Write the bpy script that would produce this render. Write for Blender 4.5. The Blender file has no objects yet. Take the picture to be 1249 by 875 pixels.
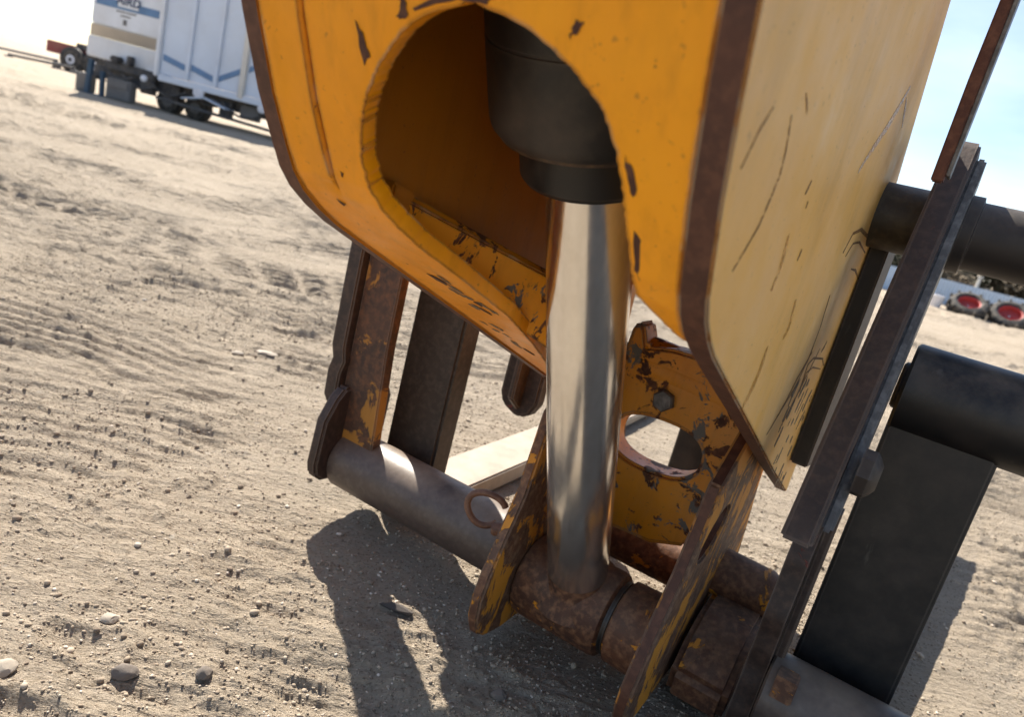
import bpy, bmesh, math, random
import numpy as np
from mathutils import Vector, Matrix

SC = bpy.context.scene
COL = SC.collection
rad = math.radians

# ------------------------------------------------------------------ camera
EYE = 0.90                       # lens height above the ground, metres
ROLL, PITCH = rad(14.5), math.atan(235 / 900.0)
cam_data = bpy.data.cameras.new("camera")
cam = bpy.data.objects.new("camera", cam_data)
COL.objects.link(cam)
cam_data.sensor_width = 36.0
cam_data.lens = 36.0 * 900.0 / 1249.0
cam_data.clip_start = 0.02
cam_data.clip_end = 6000
_f = Vector((0, math.cos(PITCH), -math.sin(PITCH)))
_r0 = Vector((1, 0, 0))
_u0 = Vector((0, math.sin(PITCH), math.cos(PITCH)))
# the picture's horizon drops to the right: the camera is rolled anticlockwise
_right = _r0 * math.cos(ROLL) + _u0 * math.sin(ROLL)
_up = -_r0 * math.sin(ROLL) + _u0 * math.cos(ROLL)
cam.matrix_world = Matrix(((_right.x, _up.x, -_f.x, 0),
                           (_right.y, _up.y, -_f.y, 0),
                           (_right.z, _up.z, -_f.z, EYE),
                           (0, 0, 0, 1)))
cam_data.dof.use_dof = True
cam_data.dof.focus_distance = 1.12
cam_data.dof.aperture_fstop = 5.0
SC.camera = cam

# ------------------------------------------------------------------ sky, sun, exposure
SUN_EL = rad(45.0)
SUN_DIR = Vector((-0.465, 0.886, 0)).normalized()          # horizontal direction towards the sun
world = bpy.data.worlds.new("World")
SC.world = world
world.use_nodes = True
wn = world.node_tree
wn.nodes.clear()
w_out = wn.nodes.new("ShaderNodeOutputWorld")
w_bg = wn.nodes.new("ShaderNodeBackground")
w_sky = wn.nodes.new("ShaderNodeTexSky")
w_sky.sky_type = 'NISHITA'
w_sky.sun_disc = False
w_sky.sun_elevation = SUN_EL
w_sky.sun_rotation = math.atan2(SUN_DIR.x, SUN_DIR.y)
w_sky.altitude = 900
w_sky.air_density = 1.0
w_sky.dust_density = 1.6
w_sky.ozone_density = 1.5
w_bg.inputs['Strength'].default_value = 0.082
# thin high cloud
w_tc = wn.nodes.new("ShaderNodeTexCoord")
w_map = wn.nodes.new("ShaderNodeMapping"); w_map.inputs['Scale'].default_value = (1.2, 2.2, 5.0)
w_no = wn.nodes.new("ShaderNodeTexNoise")
w_no.inputs['Scale'].default_value = 2.2; w_no.inputs['Detail'].default_value = 6; w_no.inputs['Roughness'].default_value = .55
w_rp = wn.nodes.new("ShaderNodeMapRange")
w_rp.inputs['From Min'].default_value = .42; w_rp.inputs['From Max'].default_value = .8
w_rp.inputs['To Min'].default_value = 0.0; w_rp.inputs['To Max'].default_value = .28
w_mx = wn.nodes.new("ShaderNodeMix"); w_mx.data_type = 'RGBA'
w_mx.inputs['B'].default_value = (9.0, 9.4, 9.8, 1)
wn.links.new(w_tc.outputs['Generated'], w_map.inputs['Vector'])
wn.links.new(w_map.outputs[0], w_no.inputs['Vector'])
wn.links.new(w_no.outputs['Fac'], w_rp.inputs['Value'])
wn.links.new(w_rp.outputs[0], w_mx.inputs['Factor'])
wn.links.new(w_sky.outputs[0], w_mx.inputs['A'])
wn.links.new(w_mx.outputs['Result'], w_bg.inputs['Color'])
wn.links.new(w_bg.outputs[0], w_out.inputs[0])

sun_data = bpy.data.lights.new("sun", 'SUN')
sun_data.energy = 5.0
sun_data.angle = rad(0.53)
sun_data.color = (1.0, 0.94, 0.84)
sun = bpy.data.objects.new("sun", sun_data)
COL.objects.link(sun)
_to = Vector((SUN_DIR.x * math.cos(SUN_EL), SUN_DIR.y * math.cos(SUN_EL), math.sin(SUN_EL)))
sun.rotation_euler = _to.to_track_quat('Z', 'Y').to_euler()
sun.location = (-4, 8, 10)

SC.view_settings.view_transform = 'Standard'
SC.view_settings.look = 'None'
SC.view_settings.gamma = 1.0
SC.view_settings.use_curve_mapping = False
SC.view_settings.exposure = 1.28

# ------------------------------------------------------------------ helpers
rng = random.Random(7)
AZ = rad(28.3)                   # heading of the machine
CA, SA = math.cos(AZ), math.sin(AZ)


def mw(x, y, z):
    """machine frame (x across, y away along the forks, z up from the ground) -> world"""
    return Vector((CA * x + SA * y, -SA * x + CA * y, z))


def link(name, me, parent=None, mats=()):
    o = bpy.data.objects.new(name, me)
    COL.objects.link(o)
    for m in mats:
        me.materials.append(m)
    if parent is not None:
        o.parent = parent
    return o


def thing(name, label, cat, loc=(0, 0, 0), group=None):
    o = bpy.data.objects.new(name, None)
    o.empty_display_size = .1
    COL.objects.link(o)
    o.location = loc
    o["label"] = label
    o["category"] = cat
    if group:
        o["group"] = group
    return o


def tag(o, label, cat, group=None):
    o["label"] = label
    o["category"] = cat
    if group:
        o["group"] = group
    return o


def org(parent):
    """world origin of the top-level thing above"""
    p = parent
    while p is not None and p.parent is not None:
        p = p.parent
    return Vector(p.location) if p is not None else Vector((0, 0, 0))


def finish(name, bm, parent, mats, bevel=0.0, seg=2, smooth=None, ang=35):
    bmesh.ops.recalc_face_normals(bm, faces=bm.faces)
    if bevel > 0:
        es = [e for e in bm.edges if len(e.link_faces) == 2 and e.calc_face_angle(0) > rad(ang)]
        bmesh.ops.bevel(bm, geom=es, offset=bevel, segments=seg, affect='EDGES', clamp_overlap=True)
    me = bpy.data.meshes.new(name)
    bm.to_mesh(me)
    bm.free()
    if smooth:
        me.shade_smooth()
        try:
            me.set_sharp_from_angle(angle=rad(smooth))
        except Exception:
            pass
    return link(name, me, parent, mats)


def prism(name, prof, x0, x1, parent, mats, bevel=.003, shear=0.0, zref=0.0, hole=None):
    """plate cut to a (y, z) profile, from x0 to x1; mats[0] on its two faces, mats[-1] on the cut edge"""
    bm = bmesh.new()
    o = org(parent)
    ring = []
    for x in (x0, x1):
        ring.append([bm.verts.new(mw(x + shear * (z - zref), y, z) - o) for y, z in prof])
    n = len(prof)
    if hole is None:
        bm.faces.new(ring[0]); bm.faces.new(ring[1][::-1])
    for i in range(n):
        f = bm.faces.new((ring[0][i], ring[1][i], ring[1][(i + 1) % n], ring[0][(i + 1) % n]))
        f.material_index = len(mats) - 1
    if hole is not None:
        h = [[bm.verts.new(mw(x + shear * (z - zref), y, z) - o) for y, z in hole] for x in (x0, x1)]
        m = len(hole)
        for i in range(m):
            f = bm.faces.new((h[0][i], h[1][i], h[1][(i + 1) % m], h[0][(i + 1) % m])); f.material_index = len(mats) - 1
        for k in (0, 1):
            es = [bm.edges.get((L[i], L[(i + 1) % len(L)])) for L in (ring[k], h[k]) for i in range(len(L))]
            bmesh.ops.triangle_fill(bm, use_beauty=True, use_dissolve=False, edges=es)
    return finish(name, bm, parent, mats, bevel, smooth=35)


def face_plate(name, prof, y0, y1, parent, mats, bevel=.003, lean=0.0, hole=None):
    """plate cut to an (x, z) outline standing across the machine, from y0 to y1, with an optional hole"""
    bm = bmesh.new()
    o = org(parent)
    z0 = min(p[1] for p in prof)

    def ring(pts, y):
        return [bm.verts.new(mw(x, y + lean * (z - z0), z) - o) for x, z in pts]
    a, b = ring(prof, y0), ring(prof, y1)
    n = len(prof)
    for i in range(n):
        f = bm.faces.new((a[i], b[i], b[(i + 1) % n], a[(i + 1) % n])); f.material_index = len(mats) - 1
    if hole is None:
        bm.faces.new(a); bm.faces.new(b[::-1])
    else:
        c, d = ring(hole, y0), ring(hole, y1)
        m = len(hole)
        for i in range(m):
            f = bm.faces.new((c[i], d[i], d[(i + 1) % m], c[(i + 1) % m])); f.material_index = 0
        for R1, R2 in ((a, c), (b, d)):
            es = []
            for L in (R1, R2):
                for i in range(len(L)):
                    e = bm.edges.get((L[i], L[(i + 1) % len(L)])) or bm.edges.new((L[i], L[(i + 1) % len(L)]))
                    es.append(e)
            bmesh.ops.triangle_fill(bm, use_beauty=True, use_dissolve=False, edges=es)
    return finish(name, bm, parent, mats, bevel, smooth=35)


def lathe(name, p, q, rings, parent, mats, seg=48, world_space=False, bevel=0, mat_of=None, cap=True):
    """surface of revolution: rings are (t in metres from p towards q, radius)"""
    bm = bmesh.new()
    o = org(parent)
    P = Vector(p) if world_space else mw(*p)
    Q = Vector(q) if world_space else mw(*q)
    d = (Q - P).normalized()
    a = d.orthogonal().normalized()
    b = d.cross(a)
    rows = []
    for t, r in rings:
        c = P + d * t - o
        rows.append([bm.verts.new(c + (a * math.cos(2 * math.pi * k / seg) + b * math.sin(2 * math.pi * k / seg)) * r) for k in range(seg)])
    for i in range(len(rows) - 1):
        for k in range(seg):
            f = bm.faces.new((rows[i][k], rows[i][(k + 1) % seg], rows[i + 1][(k + 1) % seg], rows[i + 1][k]))
            if mat_of:
                f.material_index = mat_of(i)
    if cap:
        bm.faces.new(rows[0]); bm.faces.new(rows[-1][::-1])
    return finish(name, bm, parent, mats, bevel, smooth=32)


def cyl(name, p, q, r, parent, mats, seg=40, ch=.004, world_space=False):
    P = Vector(p) if world_space else mw(*p)
    Q = Vector(q) if world_space else mw(*q)
    L = (Q - P).length
    ch = min(ch, r * .4, L * .3)
    return lathe(name, p, q, [(0, r - ch), (ch, r), (L - ch, r), (L, r - ch)], parent, mats, seg, world_space)


def bar(name, p, q, w, h, parent, mats, up=(0, 0, 1), bevel=.002, world_space=True):
    """rectangular bar between two points"""
    bm = bmesh.new()
    o = org(parent)
    P = Vector(p) if world_space else mw(*p)
    Q = Vector(q) if world_space else mw(*q)
    d = (Q - P).normalized()
    s = d.cross(Vector(up)).normalized()
    u = s.cross(d)
    vs = [[bm.verts.new(c - o + s * (i * w / 2) + u * (j * h / 2)) for i, j in ((-1, -1), (1, -1), (1, 1), (-1, 1))] for c in (P, Q)]
    bm.faces.new(vs[0]); bm.faces.new(vs[1][::-1])
    for k in range(4):
        bm.faces.new((vs[0][k], vs[1][k], vs[1][(k + 1) % 4], vs[0][(k + 1) % 4]))
    return finish(name, bm, parent, mats, bevel, smooth=35)


def wbox(name, x0, x1, y0, y1, z0, z1, parent, mats, bevel=.01):
    """box in world axes"""
    bm = bmesh.new()
    o = org(parent)
    bmesh.ops.create_cube(bm, size=1)
    for v in bm.verts:
        v.co = Vector(((x0 + x1) / 2 + v.co.x * (x1 - x0), (y0 + y1) / 2 + v.co.y * (y1 - y0), (z0 + z1) / 2 + v.co.z * (z1 - z0))) - o
    return finish(name, bm, parent, mats, bevel, smooth=35)


def tube_path(name, pts, r, parent, mats, seg=12, closed=False):
    bm = bmesh.new()
    o = org(parent)
    pts = [Vector(p) - o for p in pts]
    n = len(pts)
    rows = []
    for i, p in enumerate(pts):
        if closed:
            d = (pts[(i + 1) % n] - pts[i - 1]).normalized()
        else:
            d = (pts[min(i + 1, n - 1)] - pts[max(i - 1, 0)]).normalized()
        a = d.orthogonal().normalized() if i == 0 else (rows_a - d * rows_a.dot(d)).normalized()
        rows_a = a
        b = d.cross(a)
        rows.append([bm.verts.new(p + (a * math.cos(2 * math.pi * k / seg) + b * math.sin(2 * math.pi * k / seg)) * r) for k in range(seg)])
    m = n if closed else n - 1
    for i in range(m):
        for k in range(seg):
            bm.faces.new((rows[i][k], rows[i][(k + 1) % seg], rows[(i + 1) % n][(k + 1) % seg], rows[(i + 1) % n][k]))
    if not closed:
        bm.faces.new(rows[0]); bm.faces.new(rows[-1][::-1])
    return finish(name, bm, parent, mats, 0, smooth=60)


# ------------------------------------------------------------------ materials
class NT:
    def __init__(self, name):
        self.m = bpy.data.materials.new(name)
        self.m.use_nodes = True
        self.t = self.m.node_tree
        self.t.nodes.clear()
        self.out = self.t.nodes.new("ShaderNodeOutputMaterial")
        self.b = self.t.nodes.new("ShaderNodeBsdfPrincipled")
        self.t.links.new(self.b.outputs[0], self.out.inputs[0])
        self.tc = self.t.nodes.new("ShaderNodeTexCoord")

    def n(self, kind, **kw):
        nd = self.t.nodes.new("ShaderNode" + kind)
        for k, v in kw.items():
            setattr(nd, k, v)
        return nd

    def l(self, a, b):
        self.t.links.new(a, b)

    def vec(self, scale=(1, 1, 1), rot=(0, 0, 0), loc=(0, 0, 0)):
        mp = self.n("Mapping")
        mp.inputs['Scale'].default_value = scale
        mp.inputs['Rotation'].default_value = rot
        mp.inputs['Location'].default_value = loc
        self.l(self.tc.outputs['Object'], mp.inputs['Vector'])
        return mp.outputs[0]

    def noise(self, scale, detail=5, rough=.55, vec=None, dist=0.0):
        nd = self.n("TexNoise")
        nd.inputs['Scale'].default_value = scale
        nd.inputs['Detail'].default_value = detail
        nd.inputs['Roughness'].default_value = rough
        nd.inputs['Distortion'].default_value = dist
        self.l(vec if vec is not None else self.tc.outputs['Object'], nd.inputs['Vector'])
        return nd.outputs['Fac']

    def rng(self, v, a, b, c=0.0, d=1.0, smooth=False):
        nd = self.n("MapRange")
        if smooth:
            nd.interpolation_type = 'SMOOTHSTEP'
        nd.inputs['From Min'].default_value = a; nd.inputs['From Max'].default_value = b
        nd.inputs['To Min'].default_value = c; nd.inputs['To Max'].default_value = d
        self.l(v, nd.inputs['Value'])
        return nd.outputs[0]

    def math(self, op, a, b=None, c=None):
        nd = self.n("Math", operation=op)
        for i, v in enumerate((a, b, c)):
            if v is None:
                continue
            if isinstance(v, (int, float)):
                nd.inputs[i].default_value = v
            else:
                self.l(v, nd.inputs[i])
        return nd.outputs[0]

    def mix(self, f, a, b, mode='MIX'):
        nd = self.n("Mix", data_type='RGBA', blend_type=mode)
        for key, v in (('Factor', f), ('A', a), ('B', b)):
            if isinstance(v, (int, float)):
                nd.inputs[key].default_value = v
            elif isinstance(v, tuple):
                nd.inputs[key].default_value = v if len(v) == 4 else (*v, 1)
            else:
                self.l(v, nd.inputs[key])
        return nd.outputs['Result']

    def mixf(self, f, a, b):
        nd = self.n("Mix", data_type='FLOAT')
        for key, v in (('Factor', f), ('A', a), ('B', b)):
            if isinstance(v, (int, float)):
                nd.inputs[key].default_value = v
            else:
                self.l(v, nd.inputs[key])
        return nd.outputs['Result']

    def col(self, v): self._s('Base Color', v)
    def rough(self, v): self._s('Roughness', v)
    def metal(self, v): self._s('Metallic', v)

    def _s(self, key, v):
        if isinstance(v, (int, float)):
            self.b.inputs[key].default_value = v
        elif isinstance(v, tuple):
            self.b.inputs[key].default_value = v if len(v) == 4 else (*v, 1)
        else:
            self.l(v, self.b.inputs[key])

    def bump(self, h, strength=.3, dist=.002, prev=None):
        nd = self.n("Bump")
        nd.inputs['Strength'].default_value = strength
        nd.inputs['Distance'].default_value = dist
        self.l(h, nd.inputs['Height'])
        if prev is not None:
            self.l(prev, nd.inputs['Normal'])
        self.l(nd.outputs[0], self.b.inputs['Normal'])
        return nd.outputs[0]

    def edge(self, radius=.006, lo=.75, hi=.97):
        """1 on convex edges, from the bevel node"""
        bv = self.n("Bevel", samples=4)
        bv.inputs['Radius'].default_value = radius
        ge = self.n("NewGeometry")
        dp = self.n("VectorMath", operation='DOT_PRODUCT')
        self.l(bv.outputs[0], dp.inputs[0]); self.l(ge.outputs['Normal'], dp.inputs[1])
        return self.rng(dp.outputs['Value'], lo, hi, 1.0, 0.0)


def rust_color(N, seed=0.0, dark=(.045, .017, .010), mid=(.13, .045, .018), light=(.23, .10, .045)):
    v = N.vec(loc=(seed, seed * .7, 3.1))
    a = N.rng(N.noise(14, 8, .62, v), .3, .7)
    b = N.rng(N.noise(70, 6, .6, v), .45, .75)
    c = N.mix(a, dark, mid)
    return N.mix(b, c, light), a, v


def mat_paint(name, base, var, chip=.60, chip_s=26, stretch=(1, 1, 1), edge=1.0, rough=.38, dust=.15,
              dustcol=(.42, .33, .22), primer=(.16, .15, .13), big=.66, coat=.0, spec=.5, streak=.32):
    """old machine enamel: fading, dust, chips down to grey primer and rust, bare edges"""
    N = NT(name)
    v = N.vec(scale=stretch)
    fade = N.rng(N.noise(3.0, 5, .6), .35, .68)
    c = N.mix(fade, base, var)
    grime = N.rng(N.noise(9, 7, .65, N.vec(scale=(1, 1, .35))), .5, .8, 0, .5)
    c = N.mix(grime, c, tuple(x * .55 for x in base))
    sk = N.rng(N.noise(22, 6, .65, N.vec(scale=(1.6, 1.6, .10))),   .52, .74, 0, streak)
    c = N.mix(sk, c, tuple(x * .45 for x in base))
    spk = N.rng(N.noise(120, 3, .6), .66, .70, 0, .4)
    c = N.mix(spk, c, (.16, .07, .02))
    du = N.rng(N.noise(5, 8, .7), .42, .75, 0, dust)
    c = N.mix(du, c, dustcol)
    big_n = N.noise(6.5, 8, .6, N.vec(scale=stretch, loc=(4, 2, 9)), dist=.4)
    sm_n = N.noise(chip_s, 7, .68, v, dist=.5)
    m_big = N.rng(big_n, big, big + .015)
    m_sm = N.rng(N.math('ADD', N.math('MULTIPLY', sm_n, .75), N.math('MULTIPLY', big_n, .25)), chip, chip + .018)
    m = N.math('MAXIMUM', m_big, m_sm)
    if edge > 0:
        e = N.edge(.008, .72, .99)
        e2 = N.rng(N.math('ADD', e, N.math('MULTIPLY', N.noise(60, 4, .6), .8)), 1.15 - .25 * edge, 1.2 - .25 * edge)
        m = N.math('MAXIMUM', m, e2)
    rc, ra, rv = rust_color(N, 2.0)
    pm = N.rng(N.noise(17, 4, .5, N.vec(loc=(8, 1, 5))), .52, .56)
    under = N.mix(pm, rc, primer)
    c = N.mix(m, c, under)
    N.col(c)
    N.rough(N.mixf(m, N.math('ADD', N.rng(N.noise(14, 6, .7), .3, .7, rough - .10, rough + .14), N.math('MULTIPLY', du, .4)), .8))
    hgt = N.math('ADD', N.math('MULTIPLY', m, -.6), N.math('MULTIPLY', N.noise(140, 3, .5), N.mixf(m, .05, .5)))
    b0 = N.bump(N.noise(7, 3, .5), .35, .006)
    N.bump(hgt, .6, .0014, b0)
    N.b.inputs['Specular IOR Level'].default_value = spec
    if coat:
        N.b.inputs['Coat Weight'].default_value = coat
        N.b.inputs['Coat Roughness'].default_value = .22
    return N.m


def mat_rust(name, dark=(.045, .017, .010), mid=(.13, .045, .018), light=(.23, .10, .045), paint=None, pt=.6,
             rough=.72, seed=0.0, bump=.5, dust=0.0, ps=18, metal=0.0, stretch=(1, 1, 1), wear=0.0):
    N = NT(name)
    c, a, v = rust_color(N, seed, dark, mid, light)
    h = N.noise(45, 8, .65, v)
    r = rough
    if paint:
        big = N.noise(ps, 8, .66, N.vec(scale=stretch, loc=(seed + 1, 2, 7)), dist=.6)
        pm = N.rng(big, pt, pt + .02)
        c = N.mix(pm, c, paint)
        h = N.math('ADD', h, N.math('MULTIPLY', pm, .6))
    if dust:
        ge = N.n("NewGeometry")
        sp = N.n("SeparateXYZ"); N.l(ge.outputs['Normal'], sp.inputs[0])
        up = N.rng(sp.outputs['Z'], -.1, .9)
        dm = N.math('MULTIPLY', up, N.rng(N.noise(12, 6, .6), .3, .65, 0, dust))
        c = N.mix(dm, c, (.40, .31, .22))
    if wear:
        e = N.edge(.006, .75, .99)
        e = N.rng(N.math('ADD', e, N.math('MULTIPLY', N.noise(55, 5, .65), .9)), .92, 1.05)
        c = N.mix(N.math('MULTIPLY', e, wear), c, (.20, .15, .115))
    N.col(c); N.rough(r); N.metal(metal)
    N.bump(h, bump, .0022)
    return N.m


YEL = (.72, .285, .004)
M = {}
M['yellow'] = mat_paint('yellow_enamel', (.90, .350, .002), (.80, .285, .002), chip=.635, chip_s=26, edge=1.6, rough=.42, dust=.03, big=.73, spec=.35)
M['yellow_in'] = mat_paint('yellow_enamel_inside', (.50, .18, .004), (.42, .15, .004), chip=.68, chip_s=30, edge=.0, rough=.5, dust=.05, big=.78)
M['yellow_worn'] = mat_paint('yellow_enamel_scraped', (.92, .37, .004), (.82, .31, .004), chip=.548, chip_s=30, stretch=(1.2, 1.2, .5), edge=.9, rough=.45, dust=.08, big=.64)
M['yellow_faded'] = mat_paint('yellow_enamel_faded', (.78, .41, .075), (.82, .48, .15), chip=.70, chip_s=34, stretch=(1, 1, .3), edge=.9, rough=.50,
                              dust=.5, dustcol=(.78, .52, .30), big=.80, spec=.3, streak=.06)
M['yellow_hitch'] = mat_paint('yellow_enamel_flaking', (.78, .30, .004), (.66, .24, .005), chip=.535, chip_s=24, edge=1.0, rough=.42, dust=.25, big=.575)
M['edge_rust'] = mat_rust('rusty_cut_edge', (.050, .016, .008), (.085, .028, .013), (.13, .05, .025), rough=.62, bump=.35)
M['ear_rust'] = mat_rust('rusty_scoured_plate', (.050, .022, .012), (.15, .06, .024), (.26, .15, .08), paint=(.52, .21, .015), pt=.515, seed=3.3, ps=13, stretch=(1.0, 1.0, .6), bump=.8, wear=.5)
M['eye_rust'] = mat_rust('rusty_casting', (.035, .016, .011), (.13, .048, .02), (.27, .13, .06), paint=(.60, .23, .01), pt=.59, seed=5.1, ps=12, bump=.9, dust=.25)
M['dark_steel'] = mat_rust('brown_weathered_steel', (.016, .009, .007), (.032, .016, .011), (.065, .036, .025), paint=(.16, .03, .02), pt=.66, seed=1.7, rough=.6, bump=.6, dust=.08, wear=.6)
M['upright_steel'] = mat_rust('rust_stained_steel', (.030, .016, .011), (.075, .032, .016), (.15, .06, .024), paint=(.34, .15, .02), pt=.53, seed=6.7, ps=7, rough=.6, bump=.5, wear=.6)
M['tube_steel'] = mat_rust('dusty_brown_tube', (.060, .043, .036), (.080, .058, .048), (.11, .083, .069), paint=(.24, .24, .23), pt=.72, seed=8.2, ps=9, rough=.45, bump=.25, dust=.35)
M['grey_steel'] = mat_rust('scraped_grey_steel', (.085, .080, .074), (.14, .13, .12), (.24, .225, .21), seed=4.4, rough=.5, bump=.3, metal=.1)
M['olive_pipe'] = mat_rust('dark_olive_pipe', (.020, .014, .008), (.040, .028, .013), (.075, .055, .03), seed=2.9, rough=.5, bump=.4)
M['bar_rust'] = mat_rust('red_brown_bar', (.07, .022, .012), (.12, .042, .022), (.18, .075, .04), seed=7.9, rough=.7, bump=.6)
M['ring_rust'] = mat_rust('rusty_ring', (.07, .03, .018), (.16, .07, .035), (.24, .12, .07), rough=.6)


def mat_black(name, base=(.005, .005, .0055), rough=.46, dust=.35, brown=(.05, .035, .028)):
    N = NT(name)
    a = N.rng(N.noise(8, 7, .65), .48, .75, 0, dust)
    c = N.mix(a, base, brown)
    sc = N.rng(N.noise(30, 6, .6, N.vec(scale=(1, 1, .25))), .66, .72, 0, .35)
    c = N.mix(sc, c, (.10, .09, .08))
    ge = N.n("NewGeometry")
    sp = N.n("SeparateXYZ"); N.l(ge.outputs['Normal'], sp.inputs[0])
    dm = N.math('MULTIPLY', N.rng(sp.outputs['Z'], -.2, .9), N.rng(N.noise(16, 7, .65), .38, .66, 0, .30))
    c = N.mix(dm, c, (.30, .235, .17))
    sm = N.rng(N.noise(3.5, 6, .7, N.vec(scale=(1, 1, .5), loc=(3, 1, 2))), .50, .72, 0, .5)
    c = N.mix(sm, c, (.030, .017, .011))
    e = N.edge(.006, .75, .99)
    e = N.rng(N.math('ADD', e, N.math('MULTIPLY', N.noise(50, 5, .65), .9)), .95, 1.08, 0, .6)
    c = N.mix(e, c, (.12, .10, .085))
    N.col(c)
    N.rough(N.mixf(a, rough, .7))
    N.bump(N.noise(90, 4, .6), .15, .001)
    return N.m


M['black'] = mat_black('black_paint')
M['barrel'] = mat_black('dusty_black_cylinder_paint', (.012, .0115, .0115), .45, .9, (.085, .066, .052))
M['shaft'] = mat_black('dull_black_shaft', (.02, .016, .015), .55, .4)


def mat_chrome():
    N = NT('chrome_rod')
    v = N.vec(scale=(60, 60, 2.2), rot=(0, 0, 0))
    st = N.noise(1.6, 6, .65, v)
    oil = N.rng(N.noise(7, 5, .55, N.vec(scale=(1, 1, .35))), .52, .68, 0, .22)
    c = N.mix(N.rng(st, .35, .7), (.86, .84, .80), (.94, .92, .89))
    c = N.mix(oil, c, (.46, .38, .28))
    N.col(c)
    N.metal(.97)
    N.rough(N.math('ADD', N.rng(st, .3, .75, .16, .26), N.math('MULTIPLY', oil, .10)))
    N.bump(N.noise(2.2, 5, .6, N.vec(scale=(40, 40, 3))), .02, .0004)
    return N.m


M['chrome'] = mat_chrome()


def mat_plain(name, c, rough=.6, metal=0.0, var=.25, scale=6, bump=.15, dust=0.0, stretch=(1, 1, 1)):
    N = NT(name)
    a = N.rng(N.noise(scale, 7, .62, N.vec(scale=stretch)), .3, .7)
    col = N.mix(a, tuple(x * (1 - var) for x in c), tuple(min(1, x * (1 + var * .6)) for x in c))
    if dust:
        col = N.mix(N.rng(N.noise(scale * 1.7, 6, .6, N.vec(loc=(5, 5, 5))), .4, .75, 0, dust), col, (.42, .34, .25))
    N.col(col); N.rough(rough); N.metal(metal)
    N.bump(N.noise(scale * 9, 4, .6), bump, .003)
    return N.m


def mat_ground():
    N = NT('sandy_yard_soil')
    big = N.rng(N.noise(.55, 6, .6), .3, .7)
    med = N.rng(N.noise(5.5, 7, .62), .35, .68)
    fine = N.rng(N.noise(85, 6, .7), .32, .70)
    c = N.mix(big, (.47, .38, .275), (.58, .485, .37))
    c = N.mix(N.math('MULTIPLY', med, .55), c, (.39, .305, .21))
    c = N.mix(N.math('MULTIPLY', fine, .7), c, (.60, .50, .39))
    dk = N.rng(N.noise(150, 4, .6, N.vec(loc=(3, 8, 0))),   .56, .66, 0, .7)
    c = N.mix(dk, c, (.17, .125, .085))
    pale = N.rng(N.noise(30, 5, .6, N.vec(loc=(9, 1, 0))), .66, .72, 0, .5)
    c = N.mix(pale, c, (.66, .59, .50))
    N.col(c)
    N.rough(.93)
    N.b.inputs['Specular IOR Level'].default_value = .25
    vo = N.n("TexVoronoi"); vo.inputs['Scale'].default_value = 75
    N.l(N.tc.outputs['Object'], vo.inputs['Vector'])
    pe = N.rng(vo.outputs['Distance'], .0, .42, 1, 0)
    peb = N.math('MULTIPLY', pe, N.rng(N.noise(34, 3, .5), .50, .60))
    b1 = N.bump(peb, .9, .008)
    b2 = N.bump(N.noise(120, 8, .8), 1.0, .016, b1)
    b3 = N.bump(N.noise(24, 8, .75), 1.0, .035, b2)
    N.bump(N.noise(5, 8, .7, N.vec(scale=(.6, 1.6, 1))), .8, .10, b3)
    return N.m


M['ground'] = mat_ground()
M['stone_grey'] = mat_plain('grey_brown_stone', (.20, .165, .135), .85, var=.35, scale=60, bump=.6)
M['stone_pale'] = mat_plain('pale_stone', (.38, .32, .25), .8, var=.2, scale=50, bump=.4)
def mat_gravel():
    N = NT('mixed_gravel')
    ge = N.n("NewGeometry")
    r_ = N.n("ValToRGB")
    r_.color_ramp.elements[0].color = (.16, .12, .085, 1); r_.color_ramp.elements[1].color = (.58, .50, .41, 1)
    e = r_.color_ramp.elements.new(.45); e.color = (.33, .26, .185, 1)
    e = r_.color_ramp.elements.new(.85); e.color = (.40, .33, .25, 1)
    N.l(ge.outputs['Random Per Island'], r_.inputs['Fac'])
    N.col(r_.outputs['Color']); N.rough(.92)
    N.bump(N.noise(300, 4, .6), .4, .001)
    return N.m


M['gravel'] = mat_gravel()
M['wood_bit'] = mat_plain('weathered_scrap', (.075, .06, .05), .8, var=.3, scale=50, bump=.5)

# ------------------------------------------------------------------ ground
_tab = np.random.RandomState(11).rand(512, 512)


def vnoise(x, y, s=0):
    x = x + s * 37.17; y = y + s * 91.73
    xi = np.floor(x).astype(np.int64); yi = np.floor(y).astype(np.int64)
    fx = x - xi; fy = y - yi
    fx = fx * fx * fx * (fx * (fx * 6 - 15) + 10); fy = fy * fy * fy * (fy * (fy * 6 - 15) + 10)
    a = _tab[xi % 512, yi % 512]; b = _tab[(xi + 1) % 512, yi % 512]
    c = _tab[xi % 512, (yi + 1) % 512]; d = _tab[(xi + 1) % 512, (yi + 1) % 512]
    return (a * (1 - fx) + b * fx) * (1 - fy) + (c * (1 - fx) + d * fx) * fy - .5


def fbm(x, y, o, s=0, g=.5):
    t = 0; a = 1
    for i in range(o):
        t = t + a * vnoise(x, y, s + i * 3.3)
        ca, sa = math.cos(.6 + i), math.sin(.6 + i)
        x, y = (x * ca - y * sa) * 2.03, (x * sa + y * ca) * 2.03
        a *= g
    return t


def sstep(a, b, x):
    t = np.clip((x - a) / (b - a), 0, 1)
    return t * t * (3 - 2 * t)


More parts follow.
